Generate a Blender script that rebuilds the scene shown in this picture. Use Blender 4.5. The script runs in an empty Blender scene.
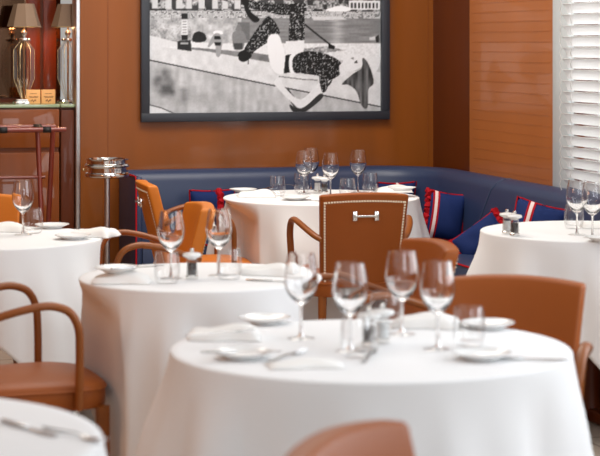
import bpy, bmesh, math, random
import numpy as np
from mathutils import Vector, Matrix, noise

random.seed(7)
R = math.radians
C = bpy.context.scene.collection
S = bpy.context.scene

# ------------------------------------------------------------------ camera, world, lights
CAMZ = 1.48
FPX = 1900.0
HOR = 46.0
cam = bpy.data.cameras.new('camera')
cam_o = bpy.data.objects.new('camera', cam)
C.objects.link(cam_o)
cam_o.location = (0, 0, CAMZ)
cam_o.rotation_euler = (R(90), 0, 0)
cam.sensor_width = 36
cam.lens = 36 * FPX / 600
cam.shift_y = -(228 - HOR) / 600
cam.clip_start = .05
cam.dof.use_dof = True
cam.dof.focus_distance = 9.0
cam.dof.aperture_fstop = cam.lens / 1000 / .022
S.camera = cam_o

S.view_settings.view_transform = 'Standard'
S.view_settings.look = 'None'
S.view_settings.gamma = 1
S.view_settings.use_curve_mapping = False
S.view_settings.exposure = 0.0

world = bpy.data.worlds.new('world')
S.world = world
world.use_nodes = True
world.node_tree.nodes['Background'].inputs[0].default_value = (1.0, .96, .92, 1)
world.node_tree.nodes['Background'].inputs[1].default_value = .41


def area(name, loc, target, sx, sy, power, color):
    l = bpy.data.lights.new(name, 'AREA')
    l.shape = 'RECTANGLE'
    l.size, l.size_y, l.energy, l.color = sx, sy, power, color
    o = bpy.data.objects.new(name, l)
    C.objects.link(o)
    o.location = loc
    o.rotation_euler = (Vector(target) - Vector(loc)).to_track_quat('-Z', 'Y').to_euler()
    return o


area('window_daylight', (2.56, 4.6, 1.68), (2.56 - .961, 4.6 - .276, 1.45), 3.7, 1.7, 84, (.88, .94, 1.0))
area('front_cool_fill', (1.75, -.2, 2.1), (.3, 5.5, .6), 1.8, 1.6, 52, (.88, .94, 1.0))  # unseen cool fill added near the camera; no window stands there
area('ceiling_light', (.1, 4.8, 3.1), (.1, 4.8, 0), 2.4, 2.4, 28, (.97, .985, 1))
area('ceiling_light_rear', (-.2, 8.0, 3.1), (-.2, 8.2, 0), 2.2, 1.8, 66, (1, .93, .84))
area('picture_wall_fill', (-.1, 8.9, 3.0), (-.15, 10.3, 1.4), 2.0, .5, 26, (1, .95, .9))  # unseen light added to brighten the print and back wall
area('blind_daylight', (2.2, 9.2, 1.8), (1.2, 8.9, 1.6), 1.5, 1.6, 110, (.93, .97, 1.0))
area('side_warm_fill', (-2.7, 4.6, 1.5), (0, 5.2, .6), 1.2, .8, 24, (1, .50, .24))  # unseen warm fill added to tint the left sides of the cloths


# ------------------------------------------------------------------ materials
def lin(c):
    c = c / 255
    return c / 12.92 if c <= .04045 else ((c + .055) / 1.055) ** 2.4


def rgb(r, g, b):
    return (lin(r), lin(g), lin(b), 1)


def mat(name, col, rough=.5, metal=0, spec=.5, coat=0, sheen=0, noise_amt=0, noise_scale=8, stretch=(1, 1, 1), bump=0, bump_scale=200, coat_rough=.05):
    m = bpy.data.materials.new(name)
    m.use_nodes = True
    nt = m.node_tree
    b = nt.nodes['Principled BSDF']
    b.inputs['Base Color'].default_value = col
    b.inputs['Roughness'].default_value = rough
    b.inputs['Metallic'].default_value = metal
    b.inputs['Specular IOR Level'].default_value = spec
    b.inputs['Coat Weight'].default_value = coat
    b.inputs['Coat Roughness'].default_value = coat_rough
    b.inputs['Sheen Weight'].default_value = sheen
    tc = nt.nodes.new('ShaderNodeTexCoord')
    if noise_amt:
        mp = nt.nodes.new('ShaderNodeMapping')
        mp.inputs['Scale'].default_value = stretch
        nz = nt.nodes.new('ShaderNodeTexNoise')
        nz.inputs['Scale'].default_value = noise_scale
        nz.inputs['Detail'].default_value = 6
        rp = nt.nodes.new('ShaderNodeMix')
        rp.data_type = 'RGBA'
        rp.inputs['A'].default_value = tuple(x * (1 - noise_amt) for x in col[:3]) + (1,)
        rp.inputs['B'].default_value = tuple(min(1, x * (1 + noise_amt)) for x in col[:3]) + (1,)
        nt.links.new(tc.outputs['Object'], mp.inputs['Vector'])
        nt.links.new(mp.outputs['Vector'], nz.inputs['Vector'])
        nt.links.new(nz.outputs['Fac'], rp.inputs['Factor'])
        nt.links.new(rp.outputs['Result'], b.inputs['Base Color'])
    if bump:
        n2 = nt.nodes.new('ShaderNodeTexNoise')
        n2.inputs['Scale'].default_value = bump_scale
        bp = nt.nodes.new('ShaderNodeBump')
        bp.inputs['Strength'].default_value = bump
        bp.inputs['Distance'].default_value = .002
        nt.links.new(tc.outputs['Object'], n2.inputs['Vector'])
        nt.links.new(n2.outputs['Fac'], bp.inputs['Height'])
        nt.links.new(bp.outputs['Normal'], b.inputs['Normal'])
    return m


M = {}
M['wall_wood'] = mat('lacquered_wood', rgb(132, 71, 18), .35, spec=.3, coat=.55, noise_amt=.3, noise_scale=2.2, stretch=(2.5, 2.5, .35))
M['dark_wood'] = mat('dark_lacquered_wood', rgb(88, 36, 4), .4, spec=.25, coat=.12, noise_amt=.2, noise_scale=3, stretch=(3, 3, .3))
M['panel_wood'] = mat('pale_lacquered_panel', rgb(162, 94, 44), .4, spec=.3, coat=.35, noise_amt=.12, noise_scale=2, stretch=(2, 2, .4))
M['cabinet_wood'] = mat('cabinet_wood', rgb(128, 64, 16), .35, spec=.3, coat=.4, noise_amt=.25, noise_scale=3, stretch=(3, 3, .4))
M['red_wood'] = mat('red_niche_wood', rgb(120, 40, 8), .3, coat=.8, noise_amt=.15, noise_scale=3, stretch=(3, 3, .3))
M['mahogany'] = mat('mahogany', rgb(122, 42, 26), .35, coat=.4, noise_amt=.2, noise_scale=12)
M['bronze_mirror'] = mat('bronze_mirror', (.16, .085, .05, 1), .06, metal=1)
M['chrome'] = mat('chrome', (.78, .77, .75, 1), .12, metal=1)
M['brushed'] = mat('brushed_chrome', (.62, .62, .63, 1), .3, metal=1, noise_amt=.2, noise_scale=14)
M['silver'] = mat('silver_cutlery', (.55, .55, .55, 1), .22, metal=1)
M['brass'] = mat('pale_brass', (.8, .58, .32, 1), .2, metal=1)
M['nail'] = mat('nail_heads', rgb(245, 232, 205), .4, metal=.2)
M['leather'] = mat('tan_leather', rgb(152, 80, 30), .45, spec=.26, noise_amt=.1, noise_scale=6, bump=.15, bump_scale=260)
M['leather_lit'] = mat('lit_tan_leather', rgb(204, 116, 34), .45, spec=.32, noise_amt=.1, noise_scale=6, bump=.15, bump_scale=260)  # tan leather again with warm light on some chairs put into its colour
M['chair_wood'] = mat('chair_wood', rgb(138, 76, 28), .38, spec=.35, coat=.15, noise_amt=.2, noise_scale=14)
M['cloth'] = mat('white_linen', (.82, .82, .825, 1), .85, spec=.15, bump=.08, bump_scale=600)
M['napkin'] = mat('napkin_linen', (.84, .83, .81, 1), .85, spec=.15, bump=.1, bump_scale=500)
M['porcelain'] = mat('porcelain', (.82, .82, .81, 1), .15, spec=.5)
M['navy_leather'] = mat('navy_leather', rgb(42, 55, 86), .4, spec=.5, noise_amt=.08, noise_scale=5)
M['navy_fabric'] = mat('navy_cushion_fabric', rgb(24, 42, 92), .8, spec=.2, noise_amt=.15, noise_scale=14)
M['red_fabric'] = mat('red_trim_fabric', rgb(165, 10, 24), .8, spec=.2, noise_amt=.2, noise_scale=60)
M['white_fabric'] = mat('white_trim_fabric', rgb(225, 205, 200), .8, spec=.2)
M['seam'] = mat('seam_piping_blue', rgb(74, 90, 116), .4)
M['black'] = mat('black_webbing', rgb(24, 20, 20), .6)
M['frame'] = mat('slate_frame', rgb(44, 48, 56), .4, noise_amt=.08, noise_scale=6)
M['blind'] = mat('white_blind', rgb(225, 224, 222), .55)
nt_ = M['blind'].node_tree
tl_ = nt_.nodes.new('ShaderNodeBsdfTranslucent')
tl_.inputs[0].default_value = (.8, .8, .8, 1)
mx_ = nt_.nodes.new('ShaderNodeMixShader')
mx_.inputs[0].default_value = .3
nt_.links.new(nt_.nodes['Principled BSDF'].outputs[0], mx_.inputs[1])
nt_.links.new(tl_.outputs[0], mx_.inputs[2])
nt_.links.new(mx_.outputs[0], nt_.nodes['Material Output'].inputs[0])
M['window_frame'] = mat('window_frame_grey', rgb(196, 204, 206), .3, coat=.3)
M['shade'] = mat('taupe_shade', rgb(140, 114, 92), .45, spec=.4, noise_amt=.06, noise_scale=20)
M['shade_in'] = mat('shade_lining', rgb(240, 220, 190), .7)
M['card'] = mat('cream_card', rgb(238, 176, 110), .6)
M['ink'] = mat('dark_ink', rgb(120, 70, 40), .7)
M['pepper'] = mat('peppercorns', rgb(60, 56, 56), .7, noise_amt=.6, noise_scale=300)
M['salt'] = mat('salt_crystals', rgb(225, 225, 225), .6)
M['ceramic_green'] = mat('green_glass_edge', rgb(150, 165, 130), .1, spec=.6, coat=.5)


def glass_mat(name, tint=(1, 1, 1, 1), k=1.0, base=.03):
    m = bpy.data.materials.new(name)
    m.use_nodes = True
    nt = m.node_tree
    nt.nodes.remove(nt.nodes['Principled BSDF'])
    tr = nt.nodes.new('ShaderNodeBsdfTransparent')
    tr.inputs[0].default_value = tint
    gl = nt.nodes.new('ShaderNodeBsdfGlossy')
    gl.inputs['Roughness'].default_value = .03
    lw = nt.nodes.new('ShaderNodeLayerWeight')
    lw.inputs['Blend'].default_value = .35
    pw = nt.nodes.new('ShaderNodeMath')
    pw.operation = 'POWER'
    pw.inputs[1].default_value = 1.6
    ma = nt.nodes.new('ShaderNodeMath')
    ma.operation = 'MULTIPLY_ADD'
    ma.inputs[1].default_value = k
    ma.inputs[2].default_value = base
    ma.use_clamp = True
    mx = nt.nodes.new('ShaderNodeMixShader')
    nt.links.new(lw.outputs['Facing'], pw.inputs[0])
    nt.links.new(pw.outputs[0], ma.inputs[0])
    nt.links.new(ma.outputs[0], mx.inputs[0])
    nt.links.new(tr.outputs[0], mx.inputs[1])
    nt.links.new(gl.outputs[0], mx.inputs[2])
    nt.links.new(mx.outputs[0], nt.nodes['Material Output'].inputs[0])
    return m


def solid_glass(name, col=(1, 1, 1, 1), rough=0.0, ior=1.45):
    m = bpy.data.materials.new(name)
    m.use_nodes = True
    b = m.node_tree.nodes['Principled BSDF']
    b.inputs['Base Color'].default_value = col
    b.inputs['Roughness'].default_value = rough
    b.inputs['IOR'].default_value = ior
    b.inputs['Transmission Weight'].default_value = 1
    return m


M['thin_glass'] = glass_mat('thin_clear_glass', (.998, .998, .998, 1), .55, .03)
M['glass'] = solid_glass('clear_glass')
M['acrylic'] = glass_mat('clear_acrylic', (.93, .94, .94, 1), .7, .12)


def floor_mat():
    m = mat('polished_stone', rgb(196, 180, 164), .22, spec=.5)
    nt = m.node_tree
    b = nt.nodes['Principled BSDF']
    tc = nt.nodes.new('ShaderNodeTexCoord')
    mp = nt.nodes.new('ShaderNodeMapping')
    mp.inputs['Rotation'].default_value = (0, 0, R(-16))
    br = nt.nodes.new('ShaderNodeTexBrick')
    br.offset = 0
    br.inputs['Color1'].default_value = rgb(200, 186, 170)
    br.inputs['Color2'].default_value = rgb(188, 172, 156)
    br.inputs['Mortar'].default_value = rgb(140, 120, 104)
    br.inputs['Scale'].default_value = 1.0
    br.inputs['Mortar Size'].default_value = .004
    br.inputs['Brick Width'].default_value = .6
    br.inputs['Row Height'].default_value = .6
    nz = nt.nodes.new('ShaderNodeTexNoise')
    nz.inputs['Scale'].default_value = 3
    nz.inputs['Detail'].default_value = 8
    mx = nt.nodes.new('ShaderNodeMix')
    mx.data_type = 'RGBA'
    mx.blend_type = 'MULTIPLY'
    mx.inputs['Factor'].default_value = .3
    nt.links.new(tc.outputs['Object'], mp.inputs['Vector'])
    nt.links.new(mp.outputs['Vector'], br.inputs['Vector'])
    nt.links.new(mp.outputs['Vector'], nz.inputs['Vector'])
    nt.links.new(br.outputs['Color'], mx.inputs['A'])
    nt.links.new(nz.outputs['Fac'], mx.inputs['B'])
    nt.links.new(mx.outputs['Result'], b.inputs['Base Color'])
    return m


M['floor'] = floor_mat()


# ------------------------------------------------------------------ mesh helpers
def link(name, bm, m, parent=None, smooth=True, angle=40):
    me = bpy.data.meshes.new(name)
    bmesh.ops.recalc_face_normals(bm, faces=bm.faces)
    bm.to_mesh(me)
    bm.free()
    mats = m if isinstance(m, (list, tuple)) else [m]
    for x in mats:
        me.materials.append(x)
    if smooth:
        me.polygons.foreach_set('use_smooth', [True] * len(me.polygons))
        try:
            me.set_sharp_from_angle(angle=R(angle))
        except Exception:
            pass
    o = bpy.data.objects.new(name, me)
    C.objects.link(o)
    if parent:
        o.parent = parent
    return o


def tag(o, label, cat, group=None):
    o['label'] = label
    o['category'] = cat
    if group:
        o['group'] = group
    return o


def thing(name, label, cat, loc=(0, 0, 0), rz=0, group=None):
    o = bpy.data.objects.new(name, None)
    C.objects.link(o)
    o.location = loc
    o.rotation_euler = (0, 0, rz)
    return tag(o, label, cat, group)


def struct(name, bm, m, **k):
    o = link(name, bm, m, **k)
    o['kind'] = 'structure'
    return o


def dup(root, loc, rz, label, group=None, leather=None):
    def cp(o, parent):
        c = o.copy()
        C.objects.link(c)
        c.parent = parent
        for ch in o.children:
            cp(ch, c)
        return c
    r = cp(root, None)
    r.location = loc
    r.rotation_euler = (0, 0, rz)
    r['label'] = label
    if group:
        r['group'] = group
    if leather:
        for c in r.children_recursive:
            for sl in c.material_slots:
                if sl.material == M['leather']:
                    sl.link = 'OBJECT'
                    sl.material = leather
    return r


def box(bm, c, s, mtx=None, bevel=0, seg=2, mi=0):
    r = bmesh.ops.create_cube(bm, size=1, matrix=Matrix.Translation(c) @ Matrix.Diagonal((s[0], s[1], s[2], 1)))
    vs = r['verts']
    fs = list({f for v in vs for f in v.link_faces})
    if bevel:
        es = list({e for v in vs for e in v.link_edges})
        q = bmesh.ops.bevel(bm, geom=es, offset=bevel, segments=seg, affect='EDGES', profile=.5)
        vs = list({v for f in q['faces'] for v in f.verts} | {v for v in vs if v.is_valid})
        fs = list({f for v in vs for f in v.link_faces})
    for f in fs:
        f.material_index = mi
    if mtx:
        bmesh.ops.transform(bm, matrix=mtx, verts=vs)
    return vs


def lathe(bm, prof, n=32, loc=(0, 0, 0), mi=0, close=False):
    rings = []
    for r, z in prof:
        if r < 1e-6:
            rings.append([bm.verts.new((loc[0], loc[1], loc[2] + z))])
        else:
            rings.append([bm.verts.new((loc[0] + r * math.cos(2 * math.pi * i / n), loc[1] + r * math.sin(2 * math.pi * i / n), loc[2] + z)) for i in range(n)])
    pairs = list(zip(rings, rings[1:]))
    if close:
        pairs.append((rings[-1], rings[0]))
    for a, b in pairs:
        if len(a) == 1 and len(b) == 1:
            continue
        for i in range(n):
            j = (i + 1) % n
            if len(a) == 1:
                f = bm.faces.new((a[0], b[i], b[j]))
            elif len(b) == 1:
                f = bm.faces.new((a[i], a[j], b[0]))
            else:
                f = bm.faces.new((a[i], a[j], b[j], b[i]))
            f.material_index = mi
    return rings


def spline(pts, sub=6):
    P = [Vector(p) for p in pts]
    out = []
    for i in range(len(P) - 1):
        p0 = P[max(i - 1, 0)]
        p1, p2 = P[i], P[i + 1]
        p3 = P[min(i + 2, len(P) - 1)]
        for k in range(sub):
            t = k / sub
            out.append(.5 * ((2 * p1) + (p2 - p0) * t + (2 * p0 - 5 * p1 + 4 * p2 - p3) * t * t + (3 * p1 - p0 - 3 * p2 + p3) * t ** 3))
    out.append(P[-1])
    return out


def tube(bm, pts, r, n=10, closed=False, rb=None, side=(1, 0, 0), mi=0, taper=None):
    """sweep an ellipse (r along `side`, rb across) along pts"""
    rb = rb or r
    rings = []
    N = len(pts)
    for i, p in enumerate(pts):
        if closed:
            t = pts[(i + 1) % N] - pts[i - 1]
        else:
            t = pts[min(i + 1, N - 1)] - pts[max(i - 1, 0)]
        t = t.normalized()
        s = Vector(side)
        s = s - t * s.dot(t)
        if s.length < 1e-3:
            s = t.orthogonal()
        s.normalize()
        u = t.cross(s)
        k = taper(i / (N - 1)) if taper else 1
        rings.append([bm.verts.new(p + s * (r * k * math.cos(2 * math.pi * j / n)) + u * (rb * k * math.sin(2 * math.pi * j / n))) for j in range(n)])
    pr = list(zip(rings, rings[1:]))
    if closed:
        pr.append((rings[-1], rings[0]))
    for a, b in pr:
        for j in range(n):
            f = bm.faces.new((a[j], a[(j + 1) % n], b[(j + 1) % n], b[j]))
            f.material_index = mi
    if not closed:
        bm.faces.new(rings[0]).material_index = mi
        bm.faces.new(rings[-1]).material_index = mi


def bar(bm, a, b, r, n=8, mi=0, rb=None):
    tube(bm, [Vector(a), Vector(b)], r, n, mi=mi, rb=rb)


def prism(bm, poly, z0, z1, mi=0):
    a = [bm.verts.new((x, y, z0)) for x, y in poly]
    b = [bm.verts.new((x, y, z1)) for x, y in poly]
    n = len(poly)
    fs = [bm.faces.new(a), bm.faces.new(b)]
    for i in range(n):
        fs.append(bm.faces.new((a[i], a[(i + 1) % n], b[(i + 1) % n], b[i])))
    for f in fs:
        f.material_index = mi


def NB():
    return bmesh.new()


# ------------------------------------------------------------------ surveying helpers (photo measurements -> metres)
def at(px, py, z):
    s = (py - HOR) / (CAMZ - z)
    return Vector(((px - 300) / s, FPX / s, z))


YAW = R(16)
U = Vector((math.cos(YAW), math.sin(YAW), 0))      # along the back wall
V = Vector((-math.sin(YAW), math.cos(YAW), 0))     # into the back wall
B0 = Vector((-.19, 10.25, 0))                      # a point on the back wall
R0 = Vector((.905, 9.93, 0))                       # a point on the right wall (its face runs along -V)


def on_back(px, k=0):
    """point at image column px on the plane k metres in front of the back wall"""
    q = B0 - V * k
    m = (px - 300) / FPX
    s = (m * q.y - q.x) / (U.x - m * U.y)
    return q + U * s


def on_right(px, k=0):
    q = R0 - U * k
    m = (px - 300) / FPX
    s = (m * q.y - q.x) / (-V.x + m * V.y)
    return q - V * s


def sB(p):
    return (p - B0).dot(U)


WM = Matrix.Translation(B0) @ Matrix.Rotation(YAW, 4, 'Z')     # wall frame: x along wall, y into wall
corner_s = (R0 - B0).dot(U)                                    # wall-frame x of the right wall
r0_y = (R0 - B0).dot(V)                                        # wall-frame y of the panel edge (negative = in front)

# ------------------------------------------------------------------ setting
bm = NB()
box(bm, (0, 5.2, -.05), (9, 14, .1))
struct('floor', bm, M['floor'], smooth=False)

s_col = sB(on_back(77.5, .02))
s_frameL = sB(on_back(141, .03))
s_frameR = sB(on_back(389.5, .03))

bm = NB()
box(bm, ((s_col + corner_s) / 2, .06, 1.45), (corner_s - s_col, .12, 2.9), WM)
# thin upright joints of the veneer
struct('wall_back', bm, M['wall_wood'], smooth=False)
bm = NB()
for pxj in (108, 428):
    sj = sB(on_back(pxj))
    box(bm, (sj, -.0005, 1.45), (.003, .004, 2.9), WM)
struct('trim_1', bm, M['cabinet_wood'], smooth=False)

# paler lacquer panel on the right wall, raised lines modelled in place of reflected blind stripes
y_pe = (on_right(553.5, .02) - B0).dot(V)
bm = NB()
box(bm, (corner_s - .008, (r0_y + y_pe) / 2, 1.45), (.024, r0_y - y_pe, 2.9), WM)
for i in range(58):
    box(bm, (corner_s - .0200, (r0_y + y_pe) / 2, .05 + i * .05), (.0018, r0_y - y_pe - .10, .006), WM, bevel=.0015, seg=1)
struct('trim_2', bm, M['panel_wood'], smooth=False)

# window in the right wall
y_w0 = y_pe - .002
y_b0 = (on_right(568, .03) - B0).dot(V)
y_w1 = y_b0 - 1.5
bm = NB()
y_o0, y_o1 = r0_y - (9.93 - 6.55) / math.cos(YAW), r0_y - (9.93 - 2.6) / math.cos(YAW)
for (ya, yb, za, zb) in ((.1, y_b0, 0, 2.9), (y_w1, y_o0, 0, 2.9), (y_o0, y_o1, 0, .8), (y_o0, y_o1, 2.55, 2.9), (y_o1, y_o1 - 1.2, 0, 2.9), (y_b0, y_w1, 0, .71), (y_b0, y_w1, 2.55, 2.9)):
    box(bm, (corner_s + .06, (ya + yb) / 2, (za + zb) / 2), (.12, abs(ya - yb), zb - za), WM)
struct('wall_right', bm, M['dark_wood'], smooth=False)
bm = NB()
box(bm, (s_col - 3.0, -3.4, 1.45), (.12, 7.6, 2.9), WM)
struct('wall_left', bm, M['wall_wood'], smooth=False)
bm = NB()
box(bm, (corner_s - .012, (y_w0 + y_b0) / 2, 1.6), (.03, y_w0 - y_b0, 1.9), WM, bevel=.004)
box(bm, (corner_s - .012, y_w1 - .06, 1.6), (.03, .12, 1.9), WM, bevel=.004)
box(bm, (corner_s - .012, (y_w0 + y_w1) / 2, 2.6), (.03, y_w0 - y_w1, .1), WM, bevel=.004)
box(bm, (corner_s - .012, (y_w0 + y_w1) / 2, .68), (.03, y_w0 - y_w1, .06), WM, bevel=.004)
wf = struct('window_1', bm, M['window_frame'])
bm = NB()
box(bm, (corner_s - .004, (y_b0 + y_w1) / 2, 1.63), (.004, y_b0 - y_w1, 1.84), WM)
p = link('pane', bm, M['thin_glass'], parent=wf, smooth=False)
bm = NB()
for k in range(5):
    box(bm, (corner_s + .03, y_o0 + (y_o1 - y_o0) * k / 4, 1.675), (.06, .07, 1.75), WM, bevel=.004)
for zz in (.83, 2.52):
    box(bm, (corner_s + .03, (y_o0 + y_o1) / 2, zz), (.06, y_o0 - y_o1, .06), WM, bevel=.004)
struct('window_2', bm, M['window_frame'])

blind = thing('venetian_blind', 'white slatted venetian blind closed over the window in the wood wall', 'blind', WM @ Vector((corner_s - .05, (y_b0 + y_w1) / 2, .74)), YAW)
bl_len = y_b0 - y_w1 - .02
bm = NB()
nsl = 36
for i in range(nsl):
    z = .06 + i * .05
    mt = Matrix.Translation((0, 0, z)) @ Matrix.Rotation(R(58), 4, 'Y')
    # curved slat
    prev = None
    for k in range(5):
        x = -.026 + .013 * k
        h = .004 * (1 - (x / .026) ** 2)
        row = [bm.verts.new(mt @ Vector((x, yy, h + dz))) for yy in (-bl_len / 2, bl_len / 2) for dz in (0, .0025)]
        if prev:
            bm.faces.new((prev[1], prev[3], row[3], row[1]))
            bm.faces.new((prev[0], row[0], row[2], prev[2]))
            bm.faces.new((prev[0], prev[1], row[1], row[0]))
            bm.faces.new((prev[2], row[2], row[3], prev[3]))
        else:
            bm.faces.new((row[0], row[2], row[3], row[1]))
        prev = row
    bm.faces.new((prev[0], prev[1], prev[3], prev[2]))
link('slat_panel', bm, M['blind'], blind)
for yy in (bl_len / 2 - .012, bl_len / 2 - .13, 0, -bl_len / 2 + .1):
    bm = NB()
    pts = []
    for i in range(nsl):
        pts += [Vector((-.022, yy, .035 + i * .05)), Vector((-.031, yy, .06 + i * .05))]
    tube(bm, pts, .0025, 6)
    link('ladder_cord', bm, M['blind'], blind)
bm = NB()
box(bm, (0, 0, 1.88), (.06, bl_len, .05), bevel=.004)
link('head_rail', bm, M['blind'], blind)
bm = NB()
box(bm, (0, 0, .012), (.05, bl_len, .02), bevel=.004)
link('bottom_rail', bm, M['blind'], blind)
bm = NB()
lathe(bm, [(0, 0), (.011, .004), (.012, .03), (.006, .045), (0, .047)], 12, (-.036, bl_len / 2 - .012, .98))
link('cord_tassel', bm, M['blind'], blind)

# left: chrome column, niche and cabinet
bm = NB()
box(bm, (s_col, .02, 1.45), (.026, .12, 2.9), WM, bevel=.006, seg=3)
struct('trim_3', bm, M['brushed'])
CONS_Z = 1.175
s_l = s_col - .013
bm = NB()
box(bm, (s_l - 1.5, .53, 1.45), (3.0, .1, 2.9), WM)
struct('wall_niche', bm, M['dark_wood'], smooth=False)
bm = NB()
box(bm, (s_l - .75, .475, 2.05), (1.5, .008, 1.7), WM)
struct('trim_4', bm, M['bronze_mirror'], smooth=False)
# red wood strip in the niche between the mirrors
sa = sB(on_back(26, -.45)); sb_ = sB(on_back(40, -.45)); sc = sB(on_back(43, -.45)); sd = sB(on_back(56, -.45))
bm = NB()
box(bm, ((sa + sb_) / 2, .455, 2.05), (sb_ - sa, .03, 1.7), WM, bevel=.002)
box(bm, ((sc + sd) / 2, .455, 2.05), (sd - sc, .03, 1.7), WM, bevel=.002)
struct('trim_5', bm, M['red_wood'])
bm = NB()
box(bm, ((sb_ + sc) / 2, .46, 2.05), (sc - sb_, .01, 1.7), WM)
struct('trim_6', bm, M['dark_wood'], smooth=False)

s_g = sB(on_back(59.5, .01))
cab = thing('console_cabinet', 'glossy amber wood cabinet carrying the two table lamps', 'cabinet', WM @ Vector(((s_g + s_l - 1.3) / 2, 0, 0)), YAW)
cw = s_g - (s_l - 1.3)
bm = NB()
box(bm, (0, .235, CONS_Z / 2 - .008), (cw - .006, .46, CONS_Z - .016))
link('body', bm, M['cabinet_wood'], cab, smooth=False)
for k in range(3):
    wdt = cw / 3
    x = -cw / 2 + wdt * (k + .5)
    bm = NB()
    box(bm, (x, -.006, 1.05), (wdt - .003, .02, .20), bevel=.003)
    link('drawer', bm, M['cabinet_wood'], cab)
    bm = NB()
    box(bm, (x, -.006, .5), (wdt - .003, .02, .85), bevel=.003)
    link('door', bm, M['cabinet_wood'], cab)
bm = NB()
box(bm, (0, .225, CONS_Z - .008), (cw + .0, .49, .016), bevel=.003)
link('glass_top', bm, M['ceramic_green'], cab)

cab2 = thing('side_cabinet', 'narrow dark wood cabinet between the amber cabinet and the chrome column', 'cabinet', WM @ Vector(((s_g + s_l) / 2 + .002, 0, 0)), YAW)
w2 = s_l - s_g - .006
bm = NB()
box(bm, (0, .235, CONS_Z / 2 - .008), (w2, .46, CONS_Z - .016))
link('body', bm, M['dark_wood'], cab2, smooth=False)
bm = NB()
box(bm, (0, -.006, CONS_Z / 2), (w2 - .004, .018, CONS_Z - .06), bevel=.003)
link('door', bm, M['dark_wood'], cab2)
bm = NB()
box(bm, (0, .225, CONS_Z - .008), (w2, .49, .016), bevel=.003)
link('glass_top', bm, M['ceramic_green'], cab2)


# lamps
def lamp(label, px):
    q = on_back(px, -.22)
    t = thing('table_lamp', label, 'lamp', (q.x, q.y, CONS_Z), YAW, 'lamps on the niche cabinets')
    bm = NB()
    lathe(bm, [(0, 0), (.06, 0), (.062, .008), (.055, .016), (.012, .022), (0, .022)], 24)
    link('base', bm, M['chrome'], t)
    bm = NB()
    # faceted clear body: wide in the middle, drawn in at both ends
    lathe(bm, [(.014, .022), (.055, .13), (.055, .285), (.02, .33)], 6)
    link('glass_body', bm, M['thin_glass'], t, smooth=False)
    bm = NB()
    for i in range(6):
        a = 2 * math.pi * i / 6
        pr = [Vector((r * math.cos(a), r * math.sin(a), z)) for r, z in ((.014, .022), (.055, .13), (.055, .285), (.02, .33))]
        tube(bm, pr, .0012, 6)
    link('edge_bead', bm, M['brass'], t)
    bm = NB()
    bar(bm, (0, 0, .02), (0, 0, .44), .005)
    link('rod', bm, M['brass'], t)
    bm = NB()
    lathe(bm, [(.006, .325), (.034, .333), (.036, .339), (.034, .345), (.008, .352), (.010, .358), (.017, .368), (.017, .378), (.008, .388), (.006, .392)], 20)
    link('collar', bm, M['chrome'], t)
    bm = NB()
    n = 8
    lathe(bm, [(.092, .405), (.055, .53), (.052, .53), (.089, .407)], n, close=True)
    sh = link('shade', bm, M['shade'], t, smooth=False)
    bm = NB()
    lathe(bm, [(.0895, .4045), (.0935, .4045), (.0925, .409), (.0885, .409)], n, close=True)
    link('rim', bm, M['brass'], sh, smooth=False)
    bm = NB()
    lathe(bm, [(0, .495), (.012, .485), (.016, .465), (.008, .44), (0, .435)], 16)
    bmat = bpy.data.materials.get('lamp_bulb')
    if not bmat:
        bmat = bpy.data.materials.new('lamp_bulb')
        bmat.use_nodes = True
        pb = bmat.node_tree.nodes['Principled BSDF']
        pb.inputs['Emission Color'].default_value = (1, .75, .45, 1)
        pb.inputs['Emission Strength'].default_value = 12
    link('bulb', bm, bmat, t)
    l = bpy.data.lights.new('lamp_light', 'POINT')
    l.energy = 2.2
    l.color = (1, .62, .3)
    l.shadow_soft_size = .02
    lo = bpy.data.objects.new('lamp_light', l)
    C.objects.link(lo)
    lo.parent = t
    lo.location = (0, 0, .42)
    return t


lamp('taupe shaded lamp with clear glass body standing beside the silver dish', 24)
lamp('taupe shaded lamp with clear glass body beside the chrome column', 68)

# cream boxes and dish on the cabinet
g = 'cream boxes on the niche cabinet'
for k, (px, lab) in enumerate(((33, 'small square cream box with dark lettering, the one nearer the lamp with the silver dish'),
                               (48, 'small square cream box with dark lettering, the one nearer the chrome column'))):
    q = on_back(px, -.14)
    t = thing('card_box', lab, 'box', (q.x, q.y, CONS_Z), YAW, g)
    bm = NB()
    box(bm, (0, 0, .037), (.074, .03, .074), bevel=.002)
    link('carton', bm, M['card'], t)
    bm = NB()
    for (x0, x1, zz) in ((-.018, .018, .053), (-.024, -.004, .038), (.0, .026, .038), (-.02, .024, .033)):
        box(bm, ((x0 + x1) / 2, -.0152, zz), (x1 - x0, .0006, .0025))
    for i in range(5):
        box(bm, (-.012 + i * .006, -.0152, .016 + .004 * math.sin(i * 2.2)), (.004, .0006, .009), Matrix.Identity(4))
    link('lettering', bm, M['ink'], t, smooth=False)
q = on_back(22, -.03)
t = thing('trinket_dish', 'small silver lidded dish at the front of the amber cabinet top', 'dish', (q.x, q.y, CONS_Z), YAW)
bm = NB()
box(bm, (0, 0, .008), (.075, .05, .016), bevel=.004)
link('tray', bm, M['chrome'], t)
bm = NB()
box(bm, (0, 0, .021), (.06, .038, .010), bevel=.003)
link('lid', bm, M['brushed'], t)

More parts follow.
